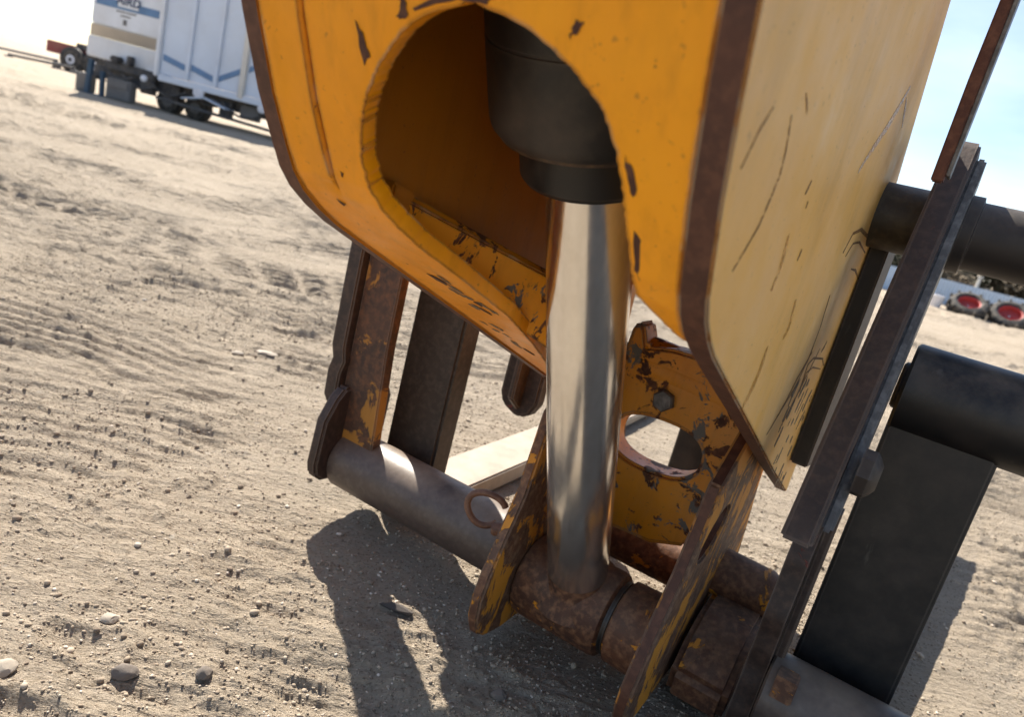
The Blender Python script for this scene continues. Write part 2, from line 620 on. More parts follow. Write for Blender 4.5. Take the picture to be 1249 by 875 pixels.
TRACKS = [  # x0, y0, heading (rad from +x), half width, lug wavelength, depth, curvature
    (-.6, 1.62, rad(6), .20, .055, .013, .05), (-.9, 2.30, rad(-4), .34, .078, .020, .03), (-.3, 1.95, rad(3), .18, .060, .012, .02), (-1.6, 3.75, rad(15), .28, .095, .024, 0), (-.4, 5.4, rad(-6), .3, .12, .030, 0),
    (-1.2, 3.05, rad(9), .28, .090, .026, -.03), (-2.2, 4.6, rad(26), .36, .12, .036, .02),
    (-2.0, 6.3, rad(14), .35, .13, .034, .015), (-3.2, 8.2, rad(31), .40, .16, .040, .01),
    (-4.5, 11., rad(22), .5, .22, .05, 0), (3.4, 6.5, rad(-20), .35, .13, .035, 0), (4.6, 9.5, rad(-8), .45, .18, .045, 0),
    (1.0, 3.3, rad(-12), .25, .08, .02, 0), (-6, 14, rad(8), .6, .3, .06, 0), (6.5, 14, rad(12), .6, .26, .05, 0)]


def ground_z(x, y):
    r = np.sqrt(x * x + y * y)
    wx = x + .10 * fbm(x * 1.3, y * 1.3, 3, 21); wy = y + .10 * fbm(x * 1.3, y * 1.3, 3, 27)
    z = .050 * fbm(x * .30, y * .30, 3, 1) + .020 * fbm(x * 1.1, y * 1.6, 3, 2)
    # drifted, scuffed ridges lying roughly across the view
    rid = fbm(wx * 1.6, wy * 7.5, 5, 5, .62)
    z = z + .036 * rid * sstep(-.15, .25, fbm(x * .8, y * .8, 2, 6))
    for (x0, y0, hd, hw, wl, dep, cv) in TRACKS:
        ca, sa = math.cos(hd), math.sin(hd)
        u = (wx - x0) * ca + (wy - y0) * sa
        v = -(wx - x0) * sa + (wy - y0) * ca - cv * u * u * .3
        m = sstep(hw * 1.15, hw * .8, np.abs(v)) * sstep(-.45, .02, fbm(x * 1.2, y * 1.2, 3, 9))
        v2 = v + .5 * wl * fbm(x * 4, y * 4, 3, 13) + .12 * wl * fbm(x * 25, y * 25, 2, 17)
        lug = np.abs(((v2 / wl + .35 * np.sin(u / (wl * 3.5))) % 1.0) - .5) * 2
        z = z + m * dep * (sstep(.2, .8, lug) - .75) * (.75 + .5 * vnoise(x * 3, y * 3, 12))
        z = z + .4 * dep * np.exp(-((np.abs(v) - hw * 1.2) / (hw * .25)) ** 2) * (1 + fbm(x * 6, y * 6, 2, 14))
    # clods and crumbs
    near = sstep(26, 5, r)
    cl = fbm(x * 13, y * 13, 3, 15, .55)
    rough = .35 + 1.1 * sstep(-.25, .45, fbm(x * 1.9, y * 1.9, 3, 16))
    z = z + near * .013 * np.maximum(cl, -.12) * rough
    z = z + near * .013 * np.maximum(fbm(x * 36, y * 36, 2, 18, .5), -.03) * rough
    z = z + near * .006 * np.maximum(.22 - np.abs(fbm(x * 22, y * 40, 2, 19, .5)), 0) * 3 * rough
    # a few scuffed dips
    for (cx, cy, rr, dd) in ((-.57, .98, .07, .012), (-.62, .80, .07, .016), (-.95, 1.4, .15, .008), (-.40, 1.25, .07, .010)):
        q = np.sqrt((wx - cx) ** 2 + ((wy - cy) * 1.8) ** 2) / rr * (1 + .9 * fbm(x * 9, y * 9, 3, 33))
        z = z - dd * np.exp(-q ** 2 * 1.6) + dd * .6 * np.exp(-((q - 1.2) / .3) ** 2)
    # flatten under the forks and hitch so that nothing is buried
    mx = CA * x - SA * y; my = SA * x + CA * y
    keep = 1 - .72 * sstep(.25, .0, np.maximum(np.abs(mx + .45) - .75, 0)) * sstep(1.0, 1.2, my) * sstep(3.3, 2.9, my)
    z = z * keep
    # the yard is level far off, with a low bank on the skyline to the left
    z = z * (1 - .6 * sstep(20, 80, r))
    th = np.arctan2(x, y)
    z = z + sstep(30, 55, r) * (.35 + .8 * fbm(x * .06, y * .06, 3, 31)) * sstep(-.55, -.66, th) * sstep(400, 120, r)
    return z + .026


def build_ground():
    th = np.concatenate([np.linspace(-180, -48, 34)[:-1], np.linspace(-48, 48, 780), np.linspace(48, 180, 34)[1:-1]])
    th = np.radians(th)
    rr = np.concatenate([[.02, .15, .3, .42, .5, .56], np.geomspace(.60, 26, 900), np.geomspace(26.6, 80, 60), [110, 160, 260, 450, 900, 2000, 5000]])
    nt, nr = len(th), len(rr)
    R, T = np.meshgrid(rr, th, indexing='ij')
    X = R * np.sin(T); Y = R * np.cos(T)
    Z = ground_z(X, Y)
    Z = np.where(R > 300, Z * 0, Z)
    co = np.stack([X, Y, Z], -1).reshape(-1, 3).astype(np.float32)
    i = np.arange(nr - 1)[:, None]; j = np.arange(nt)[None, :]
    jn = (j + 1) % nt
    q = np.stack([i * nt + j, i * nt + jn, (i + 1) * nt + jn, (i + 1) * nt + j], -1).reshape(-1, 4)[:, ::-1]
    me = bpy.data.meshes.new("ground")
    me.vertices.add(len(co)); me.vertices.foreach_set("co", co.ravel())
    me.loops.add(q.size); me.loops.foreach_set("vertex_index", q.ravel().astype(np.int32))
    me.polygons.add(len(q))
    me.polygons.foreach_set("loop_start", np.arange(0, q.size, 4, dtype=np.int32))
    me.polygons.foreach_set("loop_total", np.full(len(q), 4, dtype=np.int32))
    me.polygons.foreach_set("use_smooth", np.ones(len(q), dtype=bool))
    me.update()
    o = link("ground", me, None, [M['ground']])
    o["kind"] = "structure"
    return o


build_ground()


def gz(x, y):
    return float(ground_z(np.array([x], float), np.array([y], float))[0])


def rock_mesh(seed, sub=2, rough=.22, flat=.6):
    bm = bmesh.new()
    bmesh.ops.create_icosphere(bm, subdivisions=sub, radius=.5)
    r_ = random.Random(seed)
    k = [Vector((r_.uniform(-1, 1), r_.uniform(-1, 1), r_.uniform(-1, 1))).normalized() for _ in range(16)]
    a = [r_.uniform(.33, .46) for _ in range(16)]
    for v in bm.verts:
        for kk, aa in zip(k, a):
            d = v.co.dot(kk)
            if d > aa:
                v.co -= kk * (d - aa) * .9
        v.co *= 1 + r_.uniform(-rough, rough) * .25
        v.co.z *= flat
    me = bpy.data.meshes.new("stone")
    bm.to_mesh(me); bm.free()
    me.shade_smooth()
    me.set_sharp_from_angle(angle=rad(28))
    return me


def stone(label, x, y, sx, sy, sz, mat, seed, rz=0, name="stone", sink=.25, group="loose stones on the yard"):
    me = rock_mesh(seed, 3)
    o = link(name, me, None, [mat])
    o.scale = (sx, sy, sz / .6)
    o.rotation_euler = (0, 0, rz)
    o.location = (x, y, gz(x, y) + sz * (.5 - sink))
    tag(o, label, "stone", group)
    return o


stone("grey angular stone on the sand, left of the small dark rounded stone", -.462, .955, .042, .030, .026, M['stone_grey'], 3, .2)
stone("small dark rounded stone on the sand, right of the grey angular stone", -.348, .985, .030, .026, .026, M['stone_grey'], 9, 1.0)
stone("flat white stone lying on tyre marks left of the carriage upright", -.86, 2.53, .085, .05, .018, M['stone_pale'], 5, .1)
stone("small white stone beside the flat white stone on the tyre marks", -.945, 2.47, .045, .035, .02, M['stone_pale'], 12, .5)
stone("pale stone half out of the picture at its lower left edge", -.615, .90, .04, .035, .022, M['stone_pale'], 14, .4)
stone("round brown pebble in the shade at the bottom edge below the hitch", .125, 1.09, .032, .030, .022, M['stone_grey'], 15, .3)
stone("buried pale pebble above the scuffed pit at lower left", -.55, 1.06, .035, .028, .014, M['stone_pale'], 18, .3)
bit = stone("flat dark scrap of wood lying in the shadow below the tube", -.095, 1.265, .075, .024, .016, M['wood_bit'], 21, -.15, name="wood_scrap", group=None)
bit["category"] = "scrap"


def build_gravel(n=80000):
    base = rock_mesh(77, 1, .3)
    bco = np.empty(len(base.vertices) * 3); base.vertices.foreach_get("co", bco); bco = bco.reshape(-1, 3)
    tri = np.array([p.vertices[:] for p in base.polygons])
    bpy.data.meshes.remove(base)
    rs = np.random.RandomState(5)
    r = np.where(rs.rand(n) < .7, rs.uniform(.75, 3.6, n), np.exp(rs.uniform(np.log(.7), np.log(12), n))); t = np.radians(rs.uniform(-46, 46, n))
    x = r * np.sin(t); y = r * np.cos(t)
    dens = fbm(x * 1.7, y * 1.7, 3, 40)
    keep = dens + rs.uniform(-.45, .45, n) > -.05
    x, y, r = x[keep], y[keep], r[keep]
    n = len(x)
    s = np.exp(rs.normal(np.log(.0031), .48, n)) * (1 + .10 * r)
    s = np.minimum(s, .020)
    z = ground_z(x, y)
    a = rs.uniform(0, 6.28, n)
    sc = np.stack([s * rs.uniform(.8, 1.6, n), s * rs.uniform(.7, 1.1, n), s * rs.uniform(.9, 1.5, n)], -1)
    p = bco[None] * sc[:, None, :]
    c, d = np.cos(a)[:, None], np.sin(a)[:, None]
    px = p[..., 0] * c - p[..., 1] * d + x[:, None]; py = p[..., 0] * d + p[..., 1] * c + y[:, None]
    pz = p[..., 2] + (z + sc[:, 2] * .12)[:, None]
    co = np.stack([px, py, pz], -1).reshape(-1, 3).astype(np.float32)
    f = (tri[None] + (np.arange(n) * len(bco))[:, None, None]).reshape(-1, 3)
    me = bpy.data.meshes.new("gravel")
    me.vertices.add(len(co)); me.vertices.foreach_set("co", co.ravel())
    me.loops.add(f.size); me.loops.foreach_set("vertex_index", f.ravel().astype(np.int32))
    me.polygons.add(len(f))
    me.polygons.foreach_set("loop_start", np.arange(0, f.size, 3, dtype=np.int32))
    me.polygons.foreach_set("loop_total", np.full(len(f), 3, dtype=np.int32))
    me.update()
    o = link("gravel", me, None, [M['gravel']])
    o["kind"] = "stuff"
    tag(o, "loose gravel and crumbs scattered over the sandy yard", "gravel")


build_gravel()

# ------------------------------------------------------------------ telehandler boom head
XL, XR, TP = -.636, -.150, .026
XC = -.393
boom = thing("telehandler_boom", "yellow telehandler boom head with chrome tilt cylinder and rusty quick hitch", "boom", mw(XC, 1.20, 0))
FRONT = [(.175, 1.75), (.40, 1.2), (.44, 1.1), (.466, 1.03), (.489, .972), (.520, .905), (.546, .860), (.562, .834), (.580, .815),
         (.606, .797), (.640, .779), (.714, .748), (.946, .653), (1.345, .488), (1.665, .360)]
REAR = [(1.668, .42), (1.665, .55), (1.645, .71), (1.56, 1.037), (1.36, 1.292), (1.10, 1.55), (.95, 1.75)]
side_prof = FRONT + REAR
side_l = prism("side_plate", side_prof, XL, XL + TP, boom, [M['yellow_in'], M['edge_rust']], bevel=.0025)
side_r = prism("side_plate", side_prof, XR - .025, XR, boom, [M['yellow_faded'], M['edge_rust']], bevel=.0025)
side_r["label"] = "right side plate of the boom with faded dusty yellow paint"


def build_front_plate():
    # centre line of the sheet, a little behind the cut edge of the side plates
    zs = np.array([p[1] for p in FRONT])[::-1]; ys = np.array([p[0] for p in FRONT])[::-1]
    fy = lambda z: float(np.interp(z, zs, ys))
    rows = list(np.linspace(1.74, 1.01, 30)) + list(np.linspace(1.006, .78, 90)) + list(np.linspace(.776, .495, 60))
    LZ = [(1.004, -.373), (.998, -.381), (.990, -.414), (.975, -.441), (.948, -.470), (.92, -.490), (.891, -.503), (.861, -.511), (.837, -.509),
          (.814, -.503), (.789, -.493), (.749, -.481), (.694, -.478), (.629, -.512), (.573, -.549), (.54, -.575), (.495, -.612)]
    RZ = [(1.004, -.373), (.999, -.360), (.997, -.343), (.988, -.313), (.968, -.277), (.946, -.251), (.919, -.237), (.882, -.228), (.839, -.220), (.813, -.216),
          (.801, -.200), (.785, -.179)]
    lz = np.array(LZ)[::-1]; rz = np.array(RZ)[::-1]
    bm = bmesh.new(); o = org(boom)
    x0, x1 = XL + TP + .001, XR - .026
    nc = 10

    jit = random.Random(4)
    pr = {'l': None, 'r': None}
    for z in rows:
        a = fy(z + .012); b = fy(z - .012)
        t = Vector((b - a, -.024)).normalized()
        ny, nz = -t.y, t.x                                    # inwards
        yy = fy(z) + ny * .007; zz = z + nz * .007
        xl = float(np.interp(z, lz[:, 0], lz[:, 1])) if z <= 1.004 else -.373
        xr = float(np.interp(z, rz[:, 0], rz[:, 1])) if z <= 1.004 else -.373
        if z <= 1.0:
            xl += jit.uniform(-.0012, .0012); xr += jit.uniform(-.0012, .0012)
        lrow = []
        ws = [0, .012, .026, .0465, .0495, .0525]
        ks = min(1.0, (xl - x0) * .55 / .0535)
        xs = [x0 + w * ks for w in ws]
        xs += [xs[-1] + (xl - xs[-1]) * q / 5 for q in range(1, 6)]
        for k, x in enumerate(xs):
            bulge = .004 * math.exp(-((x - x0) / .012) ** 2)              # fillet weld against the side plate
            cre = (.003 if k < 4 else (-.005 if k == 4 else 0)) * float(sstep(.80, .87, np.array(z)))   # lapped edge of the cover sheet
            lrow.append(bm.verts.new(mw(x, yy - ny * (bulge + cre), zz - nz * (bulge + cre)) - o))
        if pr['l']:
            for k in range(nc):
                bm.faces.new((pr['l'][k], pr['l'][k + 1], lrow[k + 1], lrow[k]))
        pr['l'] = lrow
        if z >= .784:
            rrow = []
            for k in range(nc + 1):
                u = k / nc
                x = xr + (x1 - xr) * u
                bulge = .004 * math.exp(-((1 - u) * (x1 - xr) / .03) ** 2)
                rrow.append(bm.verts.new(mw(x, yy - ny * bulge, zz - nz * bulge) - o))
            if pr['r']:
                for k in range(nc):
                    bm.faces.new((pr['r'][k], pr['r'][k + 1], rrow[k + 1], rrow[k]))
            pr['r'] = rrow
    bmesh.ops.remove_doubles(bm, verts=bm.verts, dist=.0003)
    ob = finish("front_plate", bm, boom, [M['yellow']], smooth=40)
    # make sure the normal looks outwards, then thicken inwards
    me = ob.data
    c = me.polygons[5].normal
    if c.dot(mw(0, -1, .3)) < 0:
        me.flip_normals()
    md = ob.modifiers.new("thickness", 'SOLIDIFY'); md.thickness = .021; md.offset = -1
    bv = ob.modifiers.new("edges", 'BEVEL'); bv.width = .003; bv.segments = 2; bv.limit_method = 'ANGLE'; bv.angle_limit = rad(50)
    return ob


build_front_plate()
# stiffener on the inside of the left plate, scraped by the cylinder
def corner_slab(name, pts, d, parent, mat, bevel=.003):
    bm = bmesh.new(); o = org(parent)
    a = [bm.verts.new(mw(*p) - o) for p in pts]
    b = [bm.verts.new(mw(p[0] + d[0], p[1] + d[1], p[2] + d[2]) - o) for p in pts]
    bm.faces.new(a); bm.faces.new(b[::-1])
    for q in range(len(pts)):
        r = (q + 1) % len(pts)
        bm.faces.new((a[q], b[q], b[r], a[r]))
    return finish(name, bm, parent, [mat], bevel, smooth=35)


corner_slab("diagonal_plate", [(-.600, .690, .832), (-.581, .722, .822), (-.480, .924, .759), (-.455, .970, .744), (-.455, 1.045, .620), (-.480, .998, .638), (-.565, .82, .725), (-.600, .735, .765)],
            (-.008, .018, .006), boom, M['yellow_worn'])
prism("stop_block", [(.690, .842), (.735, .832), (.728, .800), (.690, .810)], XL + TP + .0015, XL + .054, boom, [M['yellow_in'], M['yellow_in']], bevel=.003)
# rear and top sheets, unseen, added to block sun above the hitch opening
rear_prof = [(1.60, .70), (1.645, .71), (1.56, 1.037), (1.36, 1.292), (1.10, 1.55), (.95, 1.745), (.93, 1.735), (1.085, 1.535), (1.342, 1.28), (1.538, 1.03)]
prism("rear_sun_block", [(y - .012, z) for y, z in rear_prof], XL + TP + .002, XR - .028, boom, [M['yellow_in'], M['yellow_in']], bevel=.002)
prism("top_sun_block", [(.19, 1.735), (.945, 1.735), (.945, 1.72), (.19, 1.72)], XL + TP + .003, XR - .029, boom, [M['yellow'], M['yellow']], bevel=.001)

# chips, scratches and rub marks that have a shape of their own
M['chip'] = mat_rust('bare_rust_patch', (.045, .015, .008), (.085, .03, .014), (.15, .06, .03), rough=.8, bump=.8)
M['scratch'] = mat_plain('scratch_brown', (.14, .065, .028), .7, var=.3, scale=60)
M['scrape'] = mat_plain('scraped_grey', (.19, .16, .12), .7, var=.3, scale=60)
M['rub'] = mat_plain('rubbed_yellow', (.62, .33, .045), .4, var=.1, scale=30)
M['pale_scuff'] = mat_plain('pale_scuff', (.74, .54, .38), .5, var=.1, scale=30)


def mat_mark(name, c, a0, a1, scale=120, rough=.7):
    N = NT(name)
    N.col(N.mix(N.rng(N.noise(40, 4, .6), .35, .65), tuple(x * .8 for x in c), c)); N.rough(rough)
    N._s('Alpha', N.rng(N.noise(scale, 5, .7), a0, a1))
    return N.m


M['scratch'] = mat_mark('scratch_brown', (.26, .13, .045), .38, .58, 190)
M['scrape'] = mat_mark('scraped_grey', (.20, .165, .12), .44, .52, 230)
M['rub'] = mat_mark('rubbed_yellow', (.62, .32, .035), .35, .80, 60, .4)
M['pale_scuff'] = mat_mark('pale_scuff', (.76, .58, .42), .36, .66, 160, .5)


def ragged(name, pts, to3, parent, mat, j=.0015, seed=0, sub=4):
    """thin flake with a ragged outline, following pts mapped by to3"""
    r_ = random.Random(seed)
    out = []
    n = len(pts)
    for i in range(n):
        a, b = pts[i], pts[(i + 1) % n]
        for k in range(sub):
            u = k / sub
            out.append((a[0] + (b[0] - a[0]) * u + r_.uniform(-j, j), a[1] + (b[1] - a[1]) * u + r_.uniform(-j, j)))
    bm = bmesh.new(); o = org(parent)
    lo = [bm.verts.new(mw(*to3(p, 0)) - o) for p in out]
    hi = [bm.verts.new(mw(*to3(p, .0006)) - o) for p in out]
    bm.faces.new(hi); bm.faces.new(lo[::-1])
    for i in range(len(out)):
        bm.faces.new((lo[i], lo[(i + 1) % len(out)], hi[(i + 1) % len(out)], hi[i]))
    return finish(name, bm, parent, [mat])


_zs = np.array([p[1] for p in FRONT])[::-1]; _ys = np.array([p[0] for p in FRONT])[::-1]


def on_front(p, h):
    y = float(np.interp(p[1], _zs, _ys))
    return (p[0], y + .0058 - h, p[1] + .003)


def on_right(p, h):
    return (XR + .0002 + h, p[0], p[1])


def stroke(name, path, w, to3, mat, seed=0, j=.0004):
    L, R = [], []
    n = len(path)
    for i, (a, b) in enumerate(path):
        p0 = path[max(0, i - 1)]; p1 = path[min(n - 1, i + 1)]
        d = Vector((p1[0] - p0[0], p1[1] - p0[1])).normalized()
        k = w * (.35 + .65 * math.sin(math.pi * (i + .3) / (n - .4)))
        L.append((a - d.y * k, b + d.x * k)); R.append((a + d.y * k, b - d.x * k))
    return ragged(name, L + R[::-1], to3, boom, mat, j, seed, 2)


for i, pts in enumerate([
        [(-.187, .957), (-.177, .960), (-.177, .9575), (-.186, .9545), (-.1855, .945), (-.186, .929), (-.182, .927), (-.181, .917), (-.1845, .914), (-.1835, .901),
         (-.187, .901), (-.189, .917), (-.193, .917), (-.193, .925), (-.190, .936), (-.189, .947)],
        [(-.278, .999), (-.272, .998), (-.278, .991), (-.283, .988), (-.281, .994)],
        [(-.231, .919), (-.223, .912), (-.218, .899), (-.221, .893), (-.226, .903)],
        [(-.2180, .868), (-.209, .861), (-.210, .847), (-.2110, .829), (-.2160, .838), (-.2185, .855)],
        [(-.493, .977), (-.487, .967), (-.483, .958), (-.481, .951), (-.489, .944), (-.492, .958)],
        [(-.443, .998), (-.441, .991), (-.447, .984), (-.440, .982), (-.434, .987), (-.436, .993), (-.438, 1.000)],
        [(-.393, 1.003), (-.366, 1.007), (-.350, 1.006), (-.356, 1.001), (-.382, 1.001), (-.405, .997), (-.425, .989), (-.429, .990), (-.412, .999)],
        [(-.546, .845), (-.541, .843), (-.544, .838)], [(-.570, .812), (-.562, .810), (-.566, .806)],
        [(-.330, 1.030), (-.324, 1.022), (-.327, 1.014), (-.333, 1.02)]]):
    ragged("paint_chip", pts, on_front, boom, M['chip'], .0011, i, 3)
for i, (path, w) in enumerate([
        ([(.625, .986), (.637, .972), (.645, .960), (.652, .941), (.646, .92), (.638, .898), (.619, .877), (.602, .859)], .0012),
        ([(.566, .981), (.558, .972), (.549, .961), (.534, .933)], .0008),
        ([(.648, 1.008), (.660, 1.003), (.675, .996)], .0008),
        ([(.788, .952), (.784, .945), (.780, .938)], .0020), ([(.804, .933), (.806, .926)], .0015),
        ([(1.215, .824), (1.239, .77), (1.236, .715), (1.198, .672), (1.137, .641), (1.089, .616)], .0022),
        ([(1.249, .728), (1.191, .69), (1.158, .657), (1.106, .624)], .0030), ([(1.332, .727), (1.276, .668), (1.213, .613)], .0026),
        ([(1.189, .89), (1.22, .92), (1.296, .930), (1.40, .925), (1.473, .916), (1.581, .894)], .0032),
        ([(1.23, .885), (1.261, .906), (1.333, .911), (1.465, .897)], .0020), ([(1.355, .866), (1.42, .864), (1.529, .845)], .0024),
        ([(1.266, .669), (1.254, .706), (1.295, .713), (1.423, .699), (1.473, .68)], .0022),
        ([(1.275, .656), (1.272, .690), (1.329, .693), (1.443, .677)], .0018),
        ([(.862, .885), (.860, .878), (.857, .872)], .0022), ([(1.39, .734), (1.38, .725), (1.367, .718)], .0045)]):
    stroke("scratch", path, w, on_right, M['scratch'], i + 40)
for i in range(46):
    y0 = rng.uniform(1.20, 1.60); zt = .72 - (y0 - 1.20) * .35
    z0 = zt - abs(rng.gauss(0, .09))
    if z0 < .97 - .41 * (y0 + .06) + .06:
        z0 = .97 - .41 * y0 + .09
    d = rng.uniform(.010, .034)
    stroke("scrape", [(y0, z0), (y0 - d * .25, z0 - d * .5), (y0 - d * .6, z0 - d)], rng.uniform(.002, .008), on_right, M['scrape'], i + 90, .0014)
for i, (path, w) in enumerate([
        ([(.861, .772), (.864, .755), (.863, .740), (.858, .722), (.850, .712), (.838, .701)], .008), ([(.768, .897), (.779, .875), (.782, .86), (.776, .839)], .006),
        ([(.935, .825), (.950, .803), (.956, .788), (.942, .776)], .006)]):
    stroke("rub_mark", path, w, on_right, M['rub'], i + 60, .0012)
for i, (path, w) in enumerate([([(1.254, 1.141), (1.22, 1.108), (1.183, 1.076), (1.114, 1.032), (1.059, .995)], .007), ([(1.259, 1.125), (1.30, 1.11), (1.334, 1.096)], .004)]):
    stroke("pale_scuff", path, w, on_right, M['pale_scuff'], i + 70, .0012)

def on_lip(p, h):
    z = p[1]; y = float(np.interp(z, _zs, _ys))
    a = float(np.interp(z + .012, _zs, _ys)); b = float(np.interp(z - .012, _zs, _ys))
    t = Vector((b - a, -.024)).normalized()
    return (p[0], y - t.y * (.0063 - h), z + t.x * (.0063 - h))


for i in range(22):
    z0 = rng.uniform(.575, .735)
    x0 = -.605 + rng.random() ** .7 * (.105 if z0 > .66 else .05)
    a = rng.uniform(.003, .010); b = rng.uniform(.004, .014)
    n = 7
    pts = [(x0 + a * math.cos(6.283 * k / n) * rng.uniform(.5, 1.2) - .3 * b * math.sin(6.283 * k / n), z0 + b * .55 * math.sin(6.283 * k / n) * rng.uniform(.5, 1.2)) for k in range(n)]
    ragged("scraped_patch", pts, on_lip, boom, M['scrape'] if rng.random() < .7 else M['chip'], .0012, 200 + i, 2)

# tilt cylinder
PIN = (1.222, .148)
AX = Vector((1.176 - .834, .233 - .862)); AX = AX / AX.length      # (y, z) running down the rod


def on_axis(z):
    t = (z - .862) / AX.y
    return (XC, .834 + AX.x * t, z)


M['rim_dirt'] = mat_rust('oily_brown_rim', (.03, .02, .014), (.075, .045, .025), (.14, .09, .05), seed=1.1, rough=.5)
barrel = lathe("cylinder_barrel", on_axis(1.668), on_axis(.95),
               [(0, .118), (.70, .118), (.701, .1165), (.703, .1165), (.704, .1185), (.788, .1185), (.797, .1165), (.807, .109), (.808, .090)],
               boom, [M['barrel']], 72)
lathe("wear_band", on_axis(.9665), on_axis(.90), [(0, .1120), (.0055, .1112), (.0105, .1085), (.0112, .104)], barrel, [M['rim_dirt']], 64)
lathe("gland", on_axis(.955), on_axis(.83), [(0, .086), (.046, .086), (.052, .082), (.055, .062), (.055, .0575)], barrel, [M['barrel']], 64)
rod = lathe("piston_rod", on_axis(.97), on_axis(.226), [(0, .056), (.12, .056), (.42, .056), (.62, .056), (.845, .056), (.8468, .055)], boom, [M['chrome']], 96)
lathe("rod_end", on_axis(.2285), on_axis(.13), [(0, .052), (.006, .0545), (.02, .056), (.034, .064), (.05, .080), (.06, .088)], boom, [M['eye_rust']], 48)
eye = lathe("rod_eye", (-.497, *PIN), (-.312, *PIN), [(0, .074), (.004, .080), (.012, .083), (.172, .083), (.181, .080), (.185, .072)], boom, [M['eye_rust']], 64)
lathe("gap_shade_ring", (-.311, *PIN), (-.302, *PIN), [(0, .071), (.0085, .071)], boom, [M['black']], 48)  # black ring put in for the shade of the gap beside the boss

# quick hitch
EAR = [(1.125, .50), (1.118, .44), (1.105, .345), (1.075, .27), (1.050, .20), (1.040, .15), (1.044, .11), (1.062, .075), (1.095, .055), (1.15, .046),
       (1.30, .046), (1.50, .050), (1.68, .06), (1.70, .11), (1.62, .26), (1.53, .40), (1.49, .50), (1.44, .60), (1.34, .625), (1.22, .58)]
EAR_L = EAR
ear_l = prism("hitch_plate", EAR_L, -.520, -.498, boom, [M['ear_rust'], M['eye_rust']], bevel=.004)
# slot cut through the right plate
SLOT = []
for k in range(20):
    a = 2 * math.pi * k / 20
    SLOT.append((1.215 + .060 * math.cos(a) + .02 * math.sin(a), .388 + .045 * math.sin(a)))
ear_r = prism("hitch_plate", EAR, -.222, -.199, boom, [M['ear_rust'], M['edge_rust']], bevel=.004, shear=.03, zref=.15, hole=SLOT)
lathe("pin_boss", (-.301, *PIN), (-.222, *PIN), [(0, .071), (.005, .078), (.055, .080), (.079, .096)], boom, [M['eye_rust']], 56)
lathe("hitch_pin", (-.198, 1.46, .215), (-.085, 1.46, .215), [(0, .05), (.10, .048), (.113, .042)], boom, [M['eye_rust']], 40)
prism("hitch_lug", [(1.25, .040), (1.24, .10), (1.28, .15), (1.35, .185), (1.46, .19), (1.50, .16), (1.52, .040)], -.190, -.082, boom,
      [M['eye_rust'], M['eye_rust']], bevel=.012)
prism("pin_cap", [(1.17 + .05 * math.cos(k * math.pi / 10), .175 + .035 * math.sin(k * math.pi / 10)) for k in range(20)], -.2005, -.1965, boom, [M['ear_rust']], bevel=.001)

# web between the plates, with the oval hole
web = [(-.495, .25), (-.495, .60), (-.492, .645), (-.485, .664), (-.472, .664), (-.462, .645), (-.452, .622), (-.40, .634), (-.30, .640), (-.225, .645), (-.220, .56),
       (-.224, .42), (-.235, .33), (-.262, .27), (-.33, .245), (-.42, .24)]
hole = []
for k in range(28):
    a = 2 * math.pi * k / 28
    cx, cz = -.376, .440
    ux = .092 * (abs(math.cos(a)) ** .8) * (1 if math.cos(a) >= 0 else -1)
    uz = .052 * (abs(math.sin(a)) ** .8) * (1 if math.sin(a) >= 0 else -1)
    hole.append((cx + ux, cz + uz + .03 * ux))
web_o = face_plate("hitch_web", web, 1.365, 1.435, boom, [M['yellow_hitch'], M['yellow_hitch']], bevel=.010, hole=hole)
cyl("cross_tube", (-.470, 1.415, .585), (-.224, 1.415, .575), .052, boom, [M['yellow_hitch']], 40)
lathe("bolt", (-.386, 1.3655, .534), (-.386, 1.34, .534), [(0, .0225), (.012, .0225), (.016, .019)], boom, [M['grey_steel']], 6)
lathe("lower_cross_tube", (-.497, 1.52, .16), (-.2225, 1.52, .16), [(0, .055), (.27, .055)], boom, [M['eye_rust']], 32)
# weld beads where the bosses and the web meet the plates
def bead(x, y, z, r, parent, w=.006, a0=0, a1=360):
    n = 72
    pts = []
    for k in range(n):
        a = rad(a0 + (a1 - a0) * k / (n - 1))
        rr = r + .0022 * math.sin(k * 2.6) + rng.uniform(-.001, .001)
        pts.append(mw(x + rng.uniform(-.0012, .0012), y + rr * math.cos(a), z + rr * math.sin(a)))
    return tube_path("weld_bead", pts, w, parent, [M['eye_rust']], 8, closed=(a1 - a0 == 360))


bead(-.223, *PIN, .096, boom)
tube_path("weld_bead", [mw(-.2245 + .03 * (z - .15) + .0015 * math.sin(k * 2.3), 1.362 + rng.uniform(-.001, .001), z) for k, z in enumerate([.27 + .3 * q / 60 for q in range(61)])], .007, boom, [M['yellow_hitch']], 8)
tube_path("pull_ring", [mw(-.584 + .034 * math.cos(a) + .004 * math.sin(2 * a), 1.135 + .014 * math.cos(a), .268 + .033 * math.sin(a)) for a in
                        [rad(30 + 290 * k / 27) for k in range(28)]], .0065, boom, [M['ring_rust']], 12)
lathe("ring_pin", (-.565, 1.14, .235), (-.521, 1.16, .245), [(0, .010), (.005, .013), (.048, .013)], boom, [M['ring_rust']], 20)

